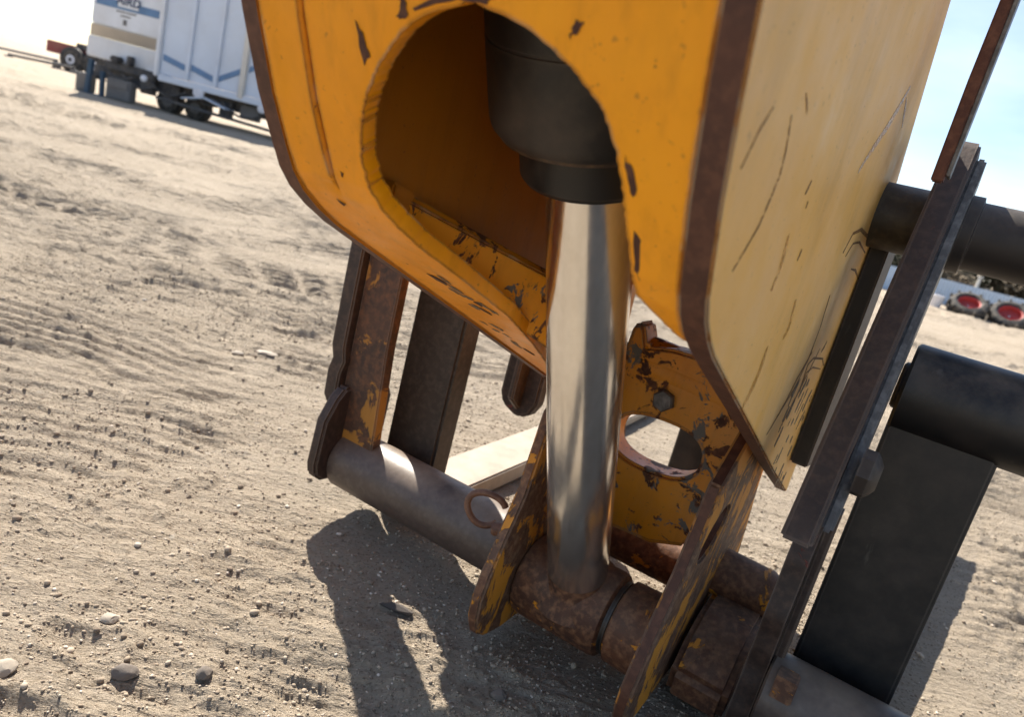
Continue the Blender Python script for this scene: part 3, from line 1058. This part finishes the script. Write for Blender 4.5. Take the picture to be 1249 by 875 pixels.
# ------------------------------------------------------------------ fork carriage
TUBE = (1.25, .155)
car = thing("fork_carriage", "brown steel fork carriage with round bottom tube and rusty uprights", "fork carriage", mw(-.3, 1.30, 0))
cyl("bottom_tube", (-1.030, *TUBE), (-.521, *TUBE), .070, car, [M['tube_steel']], 64)
cyl("bottom_tube", (-.0375, *TUBE), (1.05, *TUBE), .070, car, [M['tube_steel']], 64)
prism("end_plate", [(1.146, .155), (1.153, .128), (1.175, .112), (1.32, .100), (1.36, .12), (1.365, .30), (1.34, .335), (1.20, .335), (1.178, .31), (1.153, .26)],
      -1.060, -1.029, car, [M['dark_steel'], M['dark_steel']], bevel=.006)
# left upright: flange and recessed web
up = face_plate("upright_web", [(-1.054, .20), (-.938, .20), (-.955, .45), (-.960, 1.02), (-1.054, 1.02)], 1.215, 1.245, car, [M['upright_steel']], bevel=.003)
face_plate("upright_flange", [(-1.092, .30), (-1.0555, .26), (-1.0555, .36), (-1.048, .39), (-1.0555, .42), (-1.0555, 1.0), (-1.096, 1.0), (-1.096, .42), (-1.086, .39), (-1.094, .36)],
           1.195, 1.300, car, [M['dark_steel']], bevel=.004)
cyl("top_pipe", (-.98, 1.45, .965), (-.0385, 1.45, .965), .057, car, [M['olive_pipe']], 48)
lathe("top_pipe", (-.0215, 1.45, .965), (1.05, 1.45, .965), [(0, .064), (.018, .064), (.020, .056), (.18, .056), (.181, .0575), (1.07, .0575)], car, [M['shaft']], 48)
# leaning hook arm and its side bar
ARM = [(1.000, .515), (1.055, .500), (1.13, .53), (1.56, 1.05), (1.56, 1.085), (1.53, 1.10), (1.41, 1.103), (1.39, 1.09)]
prism("hook_arm", ARM, -.0790, -.0375, car, [M['dark_steel'], M['dark_steel']], bevel=.004)
prism("side_bar", [(1.055, .525), (1.10, .53), (1.20, .60), (1.60, 1.02), (1.53, 1.06), (1.43, 1.085), (1.30, .905), (1.26, .84)], -.0378, -.0222, car, [M['grey_steel'], M['grey_steel']], bevel=.004)


def rough_profile():
    pts = []
    for k in range(60):
        z = .475 - k * (.475 - .02) / 59
        w = .003 * math.sin(z * 41) + .0012 * math.sin(z * 97 + 1)
        pts.append((1.215 + w + .03 * max(0, (z - .40) / .07) - .012 * math.exp(-((z - .32) / .04) ** 2), z))
    return pts + [(1.30, .02), (1.30, .475)]


prism("lower_arm", rough_profile(), -.0745, -.0395, car, [M['dark_steel'], M['dark_steel']], bevel=0)
prism("lower_bar", [(1.24, .50), (1.24, .03), (1.285, .03), (1.285, .50)], -.0393, -.0225, car, [M['dark_steel'], M['dark_steel']], bevel=.003)
prism("inner_arm", [(1.50, .475), (1.50, .93), (1.66, .95), (1.68, .44)], -.1485, -.116, car, [M['dark_steel'], M['black']], bevel=.003)
lathe("nut", (-.0222, 1.09, .615), (.006, 1.09, .615), [(0, .034), (.016, .034), (.022, .028), (.028, .018)], car, [M['shaft']], 8)
lathe("square_nut", (-.0224, 1.20, .205), (.012, 1.20, .205), [(0, .028), (.030, .028), (.034, .024)], car, [M['eye_rust']], 4)
face_plate("upright_bar", [(-.0795, 1.02), (-.0630, 1.02), (-.0630, 1.75), (-.0795, 1.75), (-.0800, 1.5), (-.0785, 1.30), (-.0805, 1.16)], 1.25, 1.275, car, [M['bar_rust']], bevel=.002)
prism("upright_bar_sheen", [(1.251, 1.03), (1.300, 1.03), (1.300, 1.75), (1.251, 1.75)], -.0625, -.0570, car, [M['grey_steel']], bevel=.001)  # side face of the bar, lighter grey standing for its sky reflection
cyl("fork_shaft", (-1.055, 1.375, .705), (-.66, 1.375, .705), .040, car, [M['shaft']], 32)
cyl("fork_shaft", (-.0222, 1.375, .705), (1.05, 1.375, .705), .040, car, [M['shaft']], 32)
face_plate("middle_upright", [(-.475, .06), (-.29, .06), (-.29, .50), (-.475, .50)], 1.90, 1.93, car, [M['black']], bevel=.003)
# small lug hanging behind the boom lip
face_plate("lug", [(-.812, .50), (-.812, .372), (-.800, .345), (-.765, .330), (-.745, .328), (-.722, .342), (-.708, .372), (-.708, .50)], 1.49, 1.53, car, [M['dark_steel']], bevel=.006)
prism("lug_rib", [(1.49, .345), (1.44, .38), (1.44, .50), (1.49, .50)], -.764, -.748, car, [M['dark_steel']], bevel=.004)
# notched catch plate behind the right hitch plate
face_plate("catch_plate", [(-.285, .10), (-.285, .245), (-.265, .262), (-.238, .250), (-.232, .235), (-.262, .170), (-.245, .140), (-.150, .075), (-.09, .04), (-.20, .04)],
           1.72, 1.75, car, [M['dark_steel']], bevel=.003)

# ------------------------------------------------------------------ forks
def fork(label, x0, x1, tip_z, eye_x0, eye_x1, steel):
    f = thing("pallet_fork", label, "fork", mw((x0 + x1) / 2, 1.37, 0), "pallet forks on the carriage")
    zb = .08
    face = prism("shank", [(1.335, .10), (1.335, .69), (1.405, .69), (1.405, .10)], x0, x1, f, [M[steel]], bevel=.006)
    bl = []
    n = 14
    prof = [(1.335, .10), (1.345, .055), (1.365, .036), (1.40, .030)]
    top, bot = [], []
    for k in range(n):
        u = k / (n - 1)
        y = 1.42 + (2.93 - 1.42) * u
        rise = (tip_z - zb) * u
        bot.append((y, .030 + rise + .018 * u ** 3)); top.append((y, .082 + rise - .014 * u ** 3))
    prof = prof + bot + top[::-1] + [(1.405, .10)]
    prism("blade", prof, x0 + .001, x1 - .001, f, [M['fork_blade']], bevel=.005)
    lathe("eye", (eye_x0, 1.375, .705), (eye_x1, 1.375, .705), [(0, .041), (0.0001, .070), (.005, .075), (eye_x1 - eye_x0 - .005, .075), (eye_x1 - eye_x0 - .0001, .070), (eye_x1 - eye_x0, .041)], f, [M['black']], 56, cap=False)
    return f


M['brown_fork'] = mat_rust('brown_fork_steel', (.030, .022, .016), (.048, .035, .026), (.075, .056, .042), seed=9.1, rough=.6, bump=.3)
M['fork_blade'] = mat_plain('worn_fork_blade', (.30, .235, .17), .6, var=.25, scale=9, bump=.25, dust=.6)
fork("pallet fork behind the rusty left upright, its sunlit blade on the sand", -.995, -.852, .082, -1.01, -.84, 'brown_fork')
fork("wide black pallet fork on the right hanging from a thick sleeve", -.014, .150, .31, -.014, .42, 'black')

# ------------------------------------------------------------------ trailer beyond the yard, left
M['trl_white'] = mat_plain('white_trailer_panel', (.70, .72, .76), .42, var=.10, scale=1.4, bump=.05, dust=.22)
M['trl_side'] = mat_plain('pale_blue_white_trailer_side', (.58, .64, .74), .38, var=.08, scale=1.2, bump=.05, dust=.15)
M['trl_tan'] = mat_plain('tan_hopper_slope', (.46, .42, .37), .6, var=.12, scale=2)
M['blue_stripe'] = mat_plain('blue_stripe_paint', (.11, .21, .37), .45, var=.2, scale=3)
M['trl_frame'] = mat_plain('dark_trailer_frame', (.05, .05, .055), .7, var=.3, scale=3, dust=.3)
M['grey_box'] = mat_plain('grey_tool_box', (.15, .14, .135), .6, var=.2, scale=3)
M['blue_post'] = mat_plain('blue_jack_paint', (.02, .06, .11), .5, var=.2, scale=4)
M['rubber'] = mat_plain('tyre_rubber', (.025, .025, .026), .85, var=.3, scale=8, dust=.35)
M['white_rim'] = mat_plain('white_rim_paint', (.66, .66, .70), .5, var=.1, scale=5)
M['red_wagon'] = mat_plain('faded_red_paint', (.26, .055, .045), .6, var=.25, scale=2, dust=.2)
M['red_rim'] = mat_plain('red_rim_paint', (.40, .05, .045), .5, var=.2, scale=5)
M['cream'] = mat_plain('cream_post', (.62, .58, .52), .6, var=.1)

M['ink'] = mat_plain('dark_blue_lettering', (.02, .04, .10), .5, var=.1)
TY = 16.5
trl = thing("grain_trailer", "white grain trailer with blue stripes and ribbed side parked across the yard", "trailer", (-8.5, TY + 1.3, 0))
# front part with hopper slope
wbox("front_wall", -10.74, -9.045, TY + .30, TY + 2.6, 1.49, 3.4, trl, [M['trl_white']], .03)


def quad_slab(name, pts, th, parent, mats):
    bm = bmesh.new(); o = org(parent)
    a = [bm.verts.new(Vector(p) - o) for p in pts]
    b = [bm.verts.new(Vector(p) - o + Vector((0, th, 0))) for p in pts]
    bm.faces.new(a); bm.faces.new(b[::-1])
    for i in range(len(pts)):
        j = (i + 1) % len(pts)
        bm.faces.new((a[i], b[i], b[j], a[j]))
    return finish(name, bm, parent, mats, .008, smooth=35)


quad_slab("hopper_slope", [(-10.74, TY + .30, 1.488), (-9.05, TY + .30, 1.488), (-9.05, TY + .52, 1.25), (-10.88, TY + .52, 1.25)], .06, trl, [M['trl_tan']])
wbox("lower_wall", -10.92, -9.05, TY + .50, TY + 2.3, .80, 1.245, trl, [M['trl_white']], .03)
wbox("corner_post", -9.08, -8.98, TY - .03, TY + .12, .74, 3.6, trl, [M['trl_white']], .02)
wbox("side_wall", -8.99, 2.2, TY + .06, TY + 2.6, .80, 3.5, trl, [M['trl_side']], .02)
for k, x in enumerate([-8.36, -7.73, -6.58, -5.9, -5.3, -4.7, -4.1, -3.5]):
    wbox("rib", x - .045, x + .045, TY - .01, TY + .06, .80, 3.48, trl, [M['trl_side']], .012)
wbox("rib", -7.19, -7.07, TY - .05, TY + .058, .72, 3.5, trl, [M['cream']], .015)
wbox("bottom_rail", -8.97, 2.2, TY - .02, TY + .3, .66, .795, trl, [M['trl_side']], .015)
st = wbox("stripe", -10.66, -9.09, TY + .290, TY + .303, 1.905, 2.07, trl, [M['blue_stripe']], .002)
sign = wbox("name_board", -10.17, -9.71, TY + .270, TY + .305, 1.955, 2.33, trl, [M['trl_white']], .006)
for i, (xa, za, xb, zb) in enumerate([(-8.93, 1.16, -8.41, 1.04), (-8.30, 1.09, -7.78, .96), (-7.67, 1.00, -7.20, 1.28), (-7.04, 1.34, -6.63, 1.60), (-6.53, 1.65, -5.96, 1.95)]):
    quad_slab("stripe", [(xa, TY + .045, za - .065), (xb, TY + .045, zb - .065), (xb, TY + .045, zb + .065), (xa, TY + .045, za + .065)], .02, trl, [M['blue_stripe']])


def text(body, size, loc, parent, mat, shear=.15, name="lettering"):
    cu = bpy.data.curves.new("txt", 'FONT')
    cu.body = body; cu.size = size; cu.extrude = .004; cu.shear = shear; cu.offset = .004
    cu.align_x = 'CENTER'
    tmp = bpy.data.objects.new("txt", cu); COL.objects.link(tmp)
    bpy.context.view_layer.update()
    me = bpy.data.meshes.new_from_object(tmp.evaluated_get(bpy.context.evaluated_depsgraph_get()))
    bpy.data.objects.remove(tmp)
    o = org(parent)
    for v in me.vertices:
        c = v.co.copy()
        v.co = Vector((c.x, -c.z, c.y)) + Vector(loc) - o
    return link(name, me, parent, [mat])


text("AIRD", .23, (-9.94, TY + .262, 2.01), trl, M['ink'])
# two unreadable small lines and a mark under the stripe
for x0, x1, z in ((-10.20, -10.0, 1.845), (-9.98, -9.76, 1.845), (-10.10, -9.88, 1.765)):
    wbox("small_print", x0, x1, TY + .292, TY + .303, z, z + .028, trl, [M['grey_box']], .001)
wbox("small_print", -10.03, -9.95, TY + .292, TY + .303, 1.60, 1.71, trl, [M['grey_box']], .001)
# running gear and front frame
wbox("frame_rail", -10.7, 2.0, TY + .5, TY + .62, .40, .66, trl, [M['trl_frame']], .01)
wbox("frame_rail", -10.7, 2.0, TY + 1.9, TY + 2.02, .50, .66, trl, [M['trl_frame']], .01)
for k, x in enumerate([-10.2, -9.6, -8.6, -7.4, -6.4]):
    wbox("cross_member", x - .05, x + .05, TY + .62, TY + 1.9, .52, .64, trl, [M['trl_frame']], .005)
tb = wbox("tool_box", -10.12, -9.56, TY + .05, TY + .30, .03, .47, trl, [M['grey_box']], .02)
wbox("tool_box_lid", -10.08, -9.62, TY + .02, TY + .05, .28, .44, tb, [M['grey_box']], .01)
wbox("step_box", -10.84, -10.55, TY + .1, TY + .4, .03, .42, trl, [M['grey_box']], .02)
bar("jack_leg", (-10.47, TY - .05, .0), (-10.42, TY - .05, .74), .10, .10, trl, [M['blue_post']], up=(0, 1, 0), bevel=.01)
bar("jack_leg", (-10.22, TY + .1, .0), (-10.25, TY + .1, .55), .09, .09, trl, [M['blue_post']], up=(0, 1, 0), bevel=.01)
wbox("jack_foot", -10.60, -10.12, TY - .15, TY + .25, .0, .035, trl, [M['blue_post']], .005)
wbox("axle_box", -10.35, -9.2, TY + .35, TY + .7, .62, .80, trl, [M['trl_frame']], .03)
wbox("valve_block", -10.2, -10.0, TY + .2, TY + .45, .80, .93, trl, [M['trl_frame']], .03)
wbox("valve_block", -9.85, -9.75, TY + .25, TY + .45, .80, 1.0, trl, [M['trl_frame']], .02)
wbox("belly_pan", -9.50, -9.05, TY + .4, TY + .8, .72, .86, trl, [M['trl_white']], .03)
for x in (-9.0, -8.35):
    w = lathe("wheel", (x, TY + .55, .26), (x, TY + .95, .26), [(0, .16), (.02, .24), (.06, .27), (.32, .27), (.38, .24), (.4, .16)], trl, [M['rubber']], 32, True)
    lathe("rim", (x, TY + .545, .26), (x, TY + .7, .26), [(0, .10), (.01, .15), (.1, .15)], w, [M['grey_box']], 24, True)
for x in (-7.9, -5.2):
    bar("mudguard", (x - .5, TY + .2, .42), (x, TY + .2, .54), .5, .03, trl, [M['trl_side']], bevel=.005)
    bar("mudguard", (x, TY + .2, .54), (x + .5, TY + .2, .42), .5, .03, trl, [M['trl_side']], bevel=.005)
for x, s in ((-8.05, .12), (-6.62, .10), (-9.28, .07)):
    lathe("lamp", (x, TY - .03, .62), (x, TY + .05, .62), [(0, s * .5), (.02, s), (.07, s)], trl, [M['white_rim']], 16, True)
bar("hose_rail", (-9.0, TY + .1, .30), (-4.0, TY + .0, .12), .12, .06, trl, [M['trl_frame']], bevel=.01)

for i, (x0, z0, x1, z1, sg) in enumerate([(-10.3, .62, -9.6, .58, .12), (-9.9, .60, -9.1, .50, .16), (-9.3, .62, -8.4, .55, .2), (-8.3, .56, -7.5, .52, .14), (-7.6, .55, -6.6, .50, .2)]):
    tube_path("hose", [(x0 + (x1 - x0) * u / 12, TY + .2 + .03 * math.sin(u), z0 + (z1 - z0) * u / 12 - sg * math.sin(math.pi * u / 12)) for u in range(13)], .025, trl, [M['trl_frame']], 8)
for x, z0, z1, w in ((-9.35, .30, .62, .16), (-8.72, .34, .60, .10), (-7.55, .22, .58, .14), (-7.0, .30, .60, .22), (-6.4, .26, .58, .12)):
    wbox("bracket", x - w, x + w, TY + .3, TY + .45, z0, z1, trl, [M['trl_frame'] if w < .2 else M['grey_box']], .02)

# ------------------------------------------------------------------ red wagon behind
wg = thing("farm_wagon", "faded red farm wagon with a white rimmed wheel behind the trailer", "wagon", (-18, 28, 0))
WY = 27.0
wbox("wagon_box", -19.2, -17.98, WY + .6, WY + 2.2, .52, .93, wg, [M['red_wagon']], .02)
wbox("cargo_box", -17.98, -16.6, WY + .5, WY + 2.2, .40, 1.0, wg, [M['red_wagon']], .03)
wbox("cover", -17.98, -16.6, WY + .4, WY + 2.25, .86, 1.06, wg, [M['trl_frame']], .02)
for (x, y) in ((-17.88, WY), (-18.05, WY + 1.6), (-17.05, WY)):
    w = lathe("wheel", (x, y, .44), (x, y + .36, .44), [(0, .29), (.03, .38), (.08, .44), (.28, .44), (.33, .38), (.36, .29)], wg, [M['rubber']], 40, True)
    lathe("rim", (x, y - .006, .44), (x, y + .2, .44), [(0, .07), (.012, .25), (.02, .29), (.1, .29)], w, [M['white_rim']], 32, True)
    lathe("hub", (x, y - .04, .44), (x, y + .05, .44), [(0, .05), (.02, .07), (.08, .07)], w, [M['trl_frame']], 20, True)
for i, (a, b, lb) in enumerate([((-24.0, 30.0, .10), (-18.0, 26.5, .30), "long dark pole reaching the wagon, the upper of two"),
                                ((-19.6, 26.3, .10), (-16.9, 25.8, .22), "long dark pole lying before the wagon wheel, the lower of two")]):
    o = thing("drawbar_pole", lb, "pole", ((a[0] + b[0]) / 2, (a[1] + b[1]) / 2, 0), "poles lying on the yard")
    cyl("shaft", a, b, .045, o, [M['trl_frame']], 12, .004, True)
    wbox("support_block", a[0] - .1, a[0] + .1, a[1] - .1, a[1] + .1, gz(a[0], a[1]) - .03, a[2] - .044, o, [M['grey_box']], .01)
    wbox("support_block", b[0] - .1, b[0] + .1, b[1] - .1, b[1] + .1, gz(b[0], b[1]) - .03, b[2] - .044, o, [M['grey_box']], .01)

# ------------------------------------------------------------------ right background
M['sheet'] = mat_plain('pale_blue_corrugated_sheet', (.50, .60, .72), .4, var=.10, scale=1.5, bump=.05)
FY = 21.0
fence = thing("corrugated_fence", "low pale blue corrugated sheet fence behind the red rimmed tyres", "fence", (12, FY, 0))
for k in range(8):
    x0 = 8.2 + k * 1.0
    bm = bmesh.new(); o = org(fence)
    n = 60
    rows = []
    for i in range(n + 1):
        x = x0 + .996 * i / n
        y = FY + .02 * math.sin(i / n * 2 * math.pi * 10) + .012 * (k % 2)
        rows.append([bm.verts.new(Vector((x, y + d, z)) - o) for d, z in ((0, -.05), (0, .70), (.006, .70), (.006, -.05))])
    for i in range(n):
        for q in range(4):
            bm.faces.new((rows[i][q], rows[i + 1][q], rows[i + 1][(q + 1) % 4], rows[i][(q + 1) % 4]))
    bm.faces.new(rows[0]); bm.faces.new(rows[-1][::-1])
    finish("sheet", bm, fence, [M['sheet']], smooth=50)
bar("rail", (8.2, FY + .06, .60), (16.3, FY + .06, .60), .05, .08, fence, [M['grey_box']], bevel=.004)
for x in (8.3, 10.3, 12.3, 14.3, 16.1):
    bar("post", (x, FY + .12, -.1), (x, FY + .12, .74), .08, .08, fence, [M['grey_box']], up=(0, 1, 0), bevel=.005)


def tractor_wheel(label, x, y, R, tilt, yaw, z):
    t = thing("tractor_wheel", label, "wheel", (x, y, 0), "old wheels leaning by the fence")
    ax = Vector((math.sin(yaw) * math.cos(tilt), -math.cos(yaw) * math.cos(tilt), math.sin(tilt)))
    c = Vector((x, y, z)); w = .34
    p = c - ax * w / 2; q = c + ax * w / 2
    ty = lathe("tyre", p, q, [(.03, R * .58), (.0, R * .68), (.02, R * .86), (.07, R * .96), (w - .07, R * .96), (w - .02, R * .86), (w, R * .68), (w - .03, R * .58)], t, [M['rubber']], 48, True, cap=False)
    rm = lathe("rim", p, q, [(.05, R * .575), (w - .05, R * .575), (w - .06, R * .52), (w - .16, R * .50), (w - .18, R * .22), (w - .15, R * .20), (w - .15, .02)], t, [M['red_rim']], 36, True, cap=False)
    a = ax.orthogonal().normalized(); b = ax.cross(a)
    for k in range(22):
        an = 2 * math.pi * k / 22
        d0 = a * math.cos(an) + b * math.sin(an); d1 = a * math.cos(an + .14) + b * math.sin(an + .14)
        s = 1 if k % 2 else -1
        bar("lug", c + d0 * R * .97 + ax * (s * w * .05), c + d1 * R * .96 + ax * (s * w * .46), .05, .06, ty, [M['rubber']], up=tuple(d0), bevel=.005)
    return t


tractor_wheel("red rimmed tyre leaning at the fence, the nearer to the carriage arm", 10.20, 18.0, .44, rad(58), rad(-28), .25)
tractor_wheel("red rimmed tyre at the right picture edge, right of its twin", 11.15, 17.9, .46, rad(52), rad(-30), .26)
pail = thing("pail", "small white pail standing by the corrugated fence", "pail", (9.55, 18.2, 0))
lathe("body", (9.55, 18.2, gz(9.55, 18.2) - .01), (9.55, 18.2, .4), [(0, .12), (.02, .13), (.28, .16), (.29, .165), (.30, .15), (.05, .12)], pail, [M['white_rim']], 24, True)
tube_path("handle", [(9.55 + .16 * math.cos(rad(a)), 18.2 - .05, .22 + .16 * math.sin(rad(a))) for a in range(0, 181, 15)], .006, pail, [M['trl_frame']], 8)
pole = thing("marker_post", "thin pale post rising behind the fence between the two tyres", "post", (12.2, 21.5, 0))
bar("shaft", (12.2, 21.5, -.05), (12.2, 21.5, .98), .07, .07, pole, [M['cream']], up=(0, 1, 0), bevel=.008)
wbox("cap", 12.14, 12.26, 21.44, 21.56, .98, 1.02, pole, [M['cream']], .008)

M['leaf'] = mat_plain('dry_olive_foliage', (.085, .075, .035), .8, var=.5, scale=3)
M['leaf2'] = mat_plain('brown_dry_foliage', (.14, .10, .055), .8, var=.4, scale=3)
M['bark'] = mat_plain('brush_bark', (.10, .075, .055), .9, var=.3, scale=10)


def shrub(label, x, y, w, h, seed, mat):
    t = thing("shrub", label, "shrub", (x, y, 0), "brush along the fence")
    r_ = random.Random(seed)
    bm = bmesh.new()
    for k in range(6):
        a = r_.uniform(0, 6.28)
        tip = Vector((math.cos(a) * w * .35, math.sin(a) * w * .3, h * r_.uniform(.55, .8)))
        s = Vector((-tip.y, tip.x, 0)).normalized() * .02
        mid = tip * .5 + Vector((0, 0, h * .08))
        vs = [bm.verts.new(p) for p in (s, -s, mid - s * .6, mid + s * .6, tip)]
        u = [bm.verts.new(p + Vector((.012, .02, 0))) for p in (s, -s, mid - s * .6, mid + s * .6)]
        bm.faces.new(vs[:4]); bm.faces.new((vs[3], vs[2], vs[4])); bm.faces.new(u)
    me = bpy.data.meshes.new("stem"); bm.to_mesh(me); bm.free()
    link("stem", me, t, [M['bark']])
    bm = bmesh.new()
    cl = [(Vector((r_.gauss(0, w * .28), r_.gauss(0, w * .25), h * r_.uniform(.25, .85))), r_.uniform(.18, .34) * w) for _ in range(11)]
    for k in range(2600):
        c, rr = r_.choice(cl)
        p = c + Vector((r_.gauss(0, 1), r_.gauss(0, 1), r_.gauss(0, .8))) * rr * .5
        p.z = max(.05, p.z)
        d = Vector((r_.uniform(-1, 1), r_.uniform(-1, 1), r_.uniform(-.6, 1))).normalized() * r_.uniform(.06, .13)
        s = d.orthogonal().normalized() * r_.uniform(.03, .055)
        bm.faces.new([bm.verts.new(q) for q in (p - d, p + s, p + d, p - s)])
    me = bpy.data.meshes.new("foliage"); bm.to_mesh(me); bm.free()
    link("foliage", me, t, [mat])


for i, (x, y, w, h, mt, lb) in enumerate([
        (9.0, 22.6, 1.5, 1.35, 'leaf2', "brown shrub at the left end of the fence"),
        (10.3, 23.0, 1.7, 1.5, 'leaf', "olive shrub behind the fence, left of the nearer tyre"),
        (11.6, 22.7, 1.6, 1.4, 'leaf2', "brown shrub behind the fence above the nearer tyre"),
        (12.9, 23.1, 1.8, 1.6, 'leaf', "olive shrub behind the fence above the second tyre"),
        (14.3, 22.8, 1.7, 1.45, 'leaf2', "brown shrub at the right picture edge behind the fence"),
        (15.7, 23.2, 1.9, 1.6, 'leaf', "olive shrub furthest right behind the fence")]):
    shrub(lb, x, y, w, h, 100 + i, M[mt])
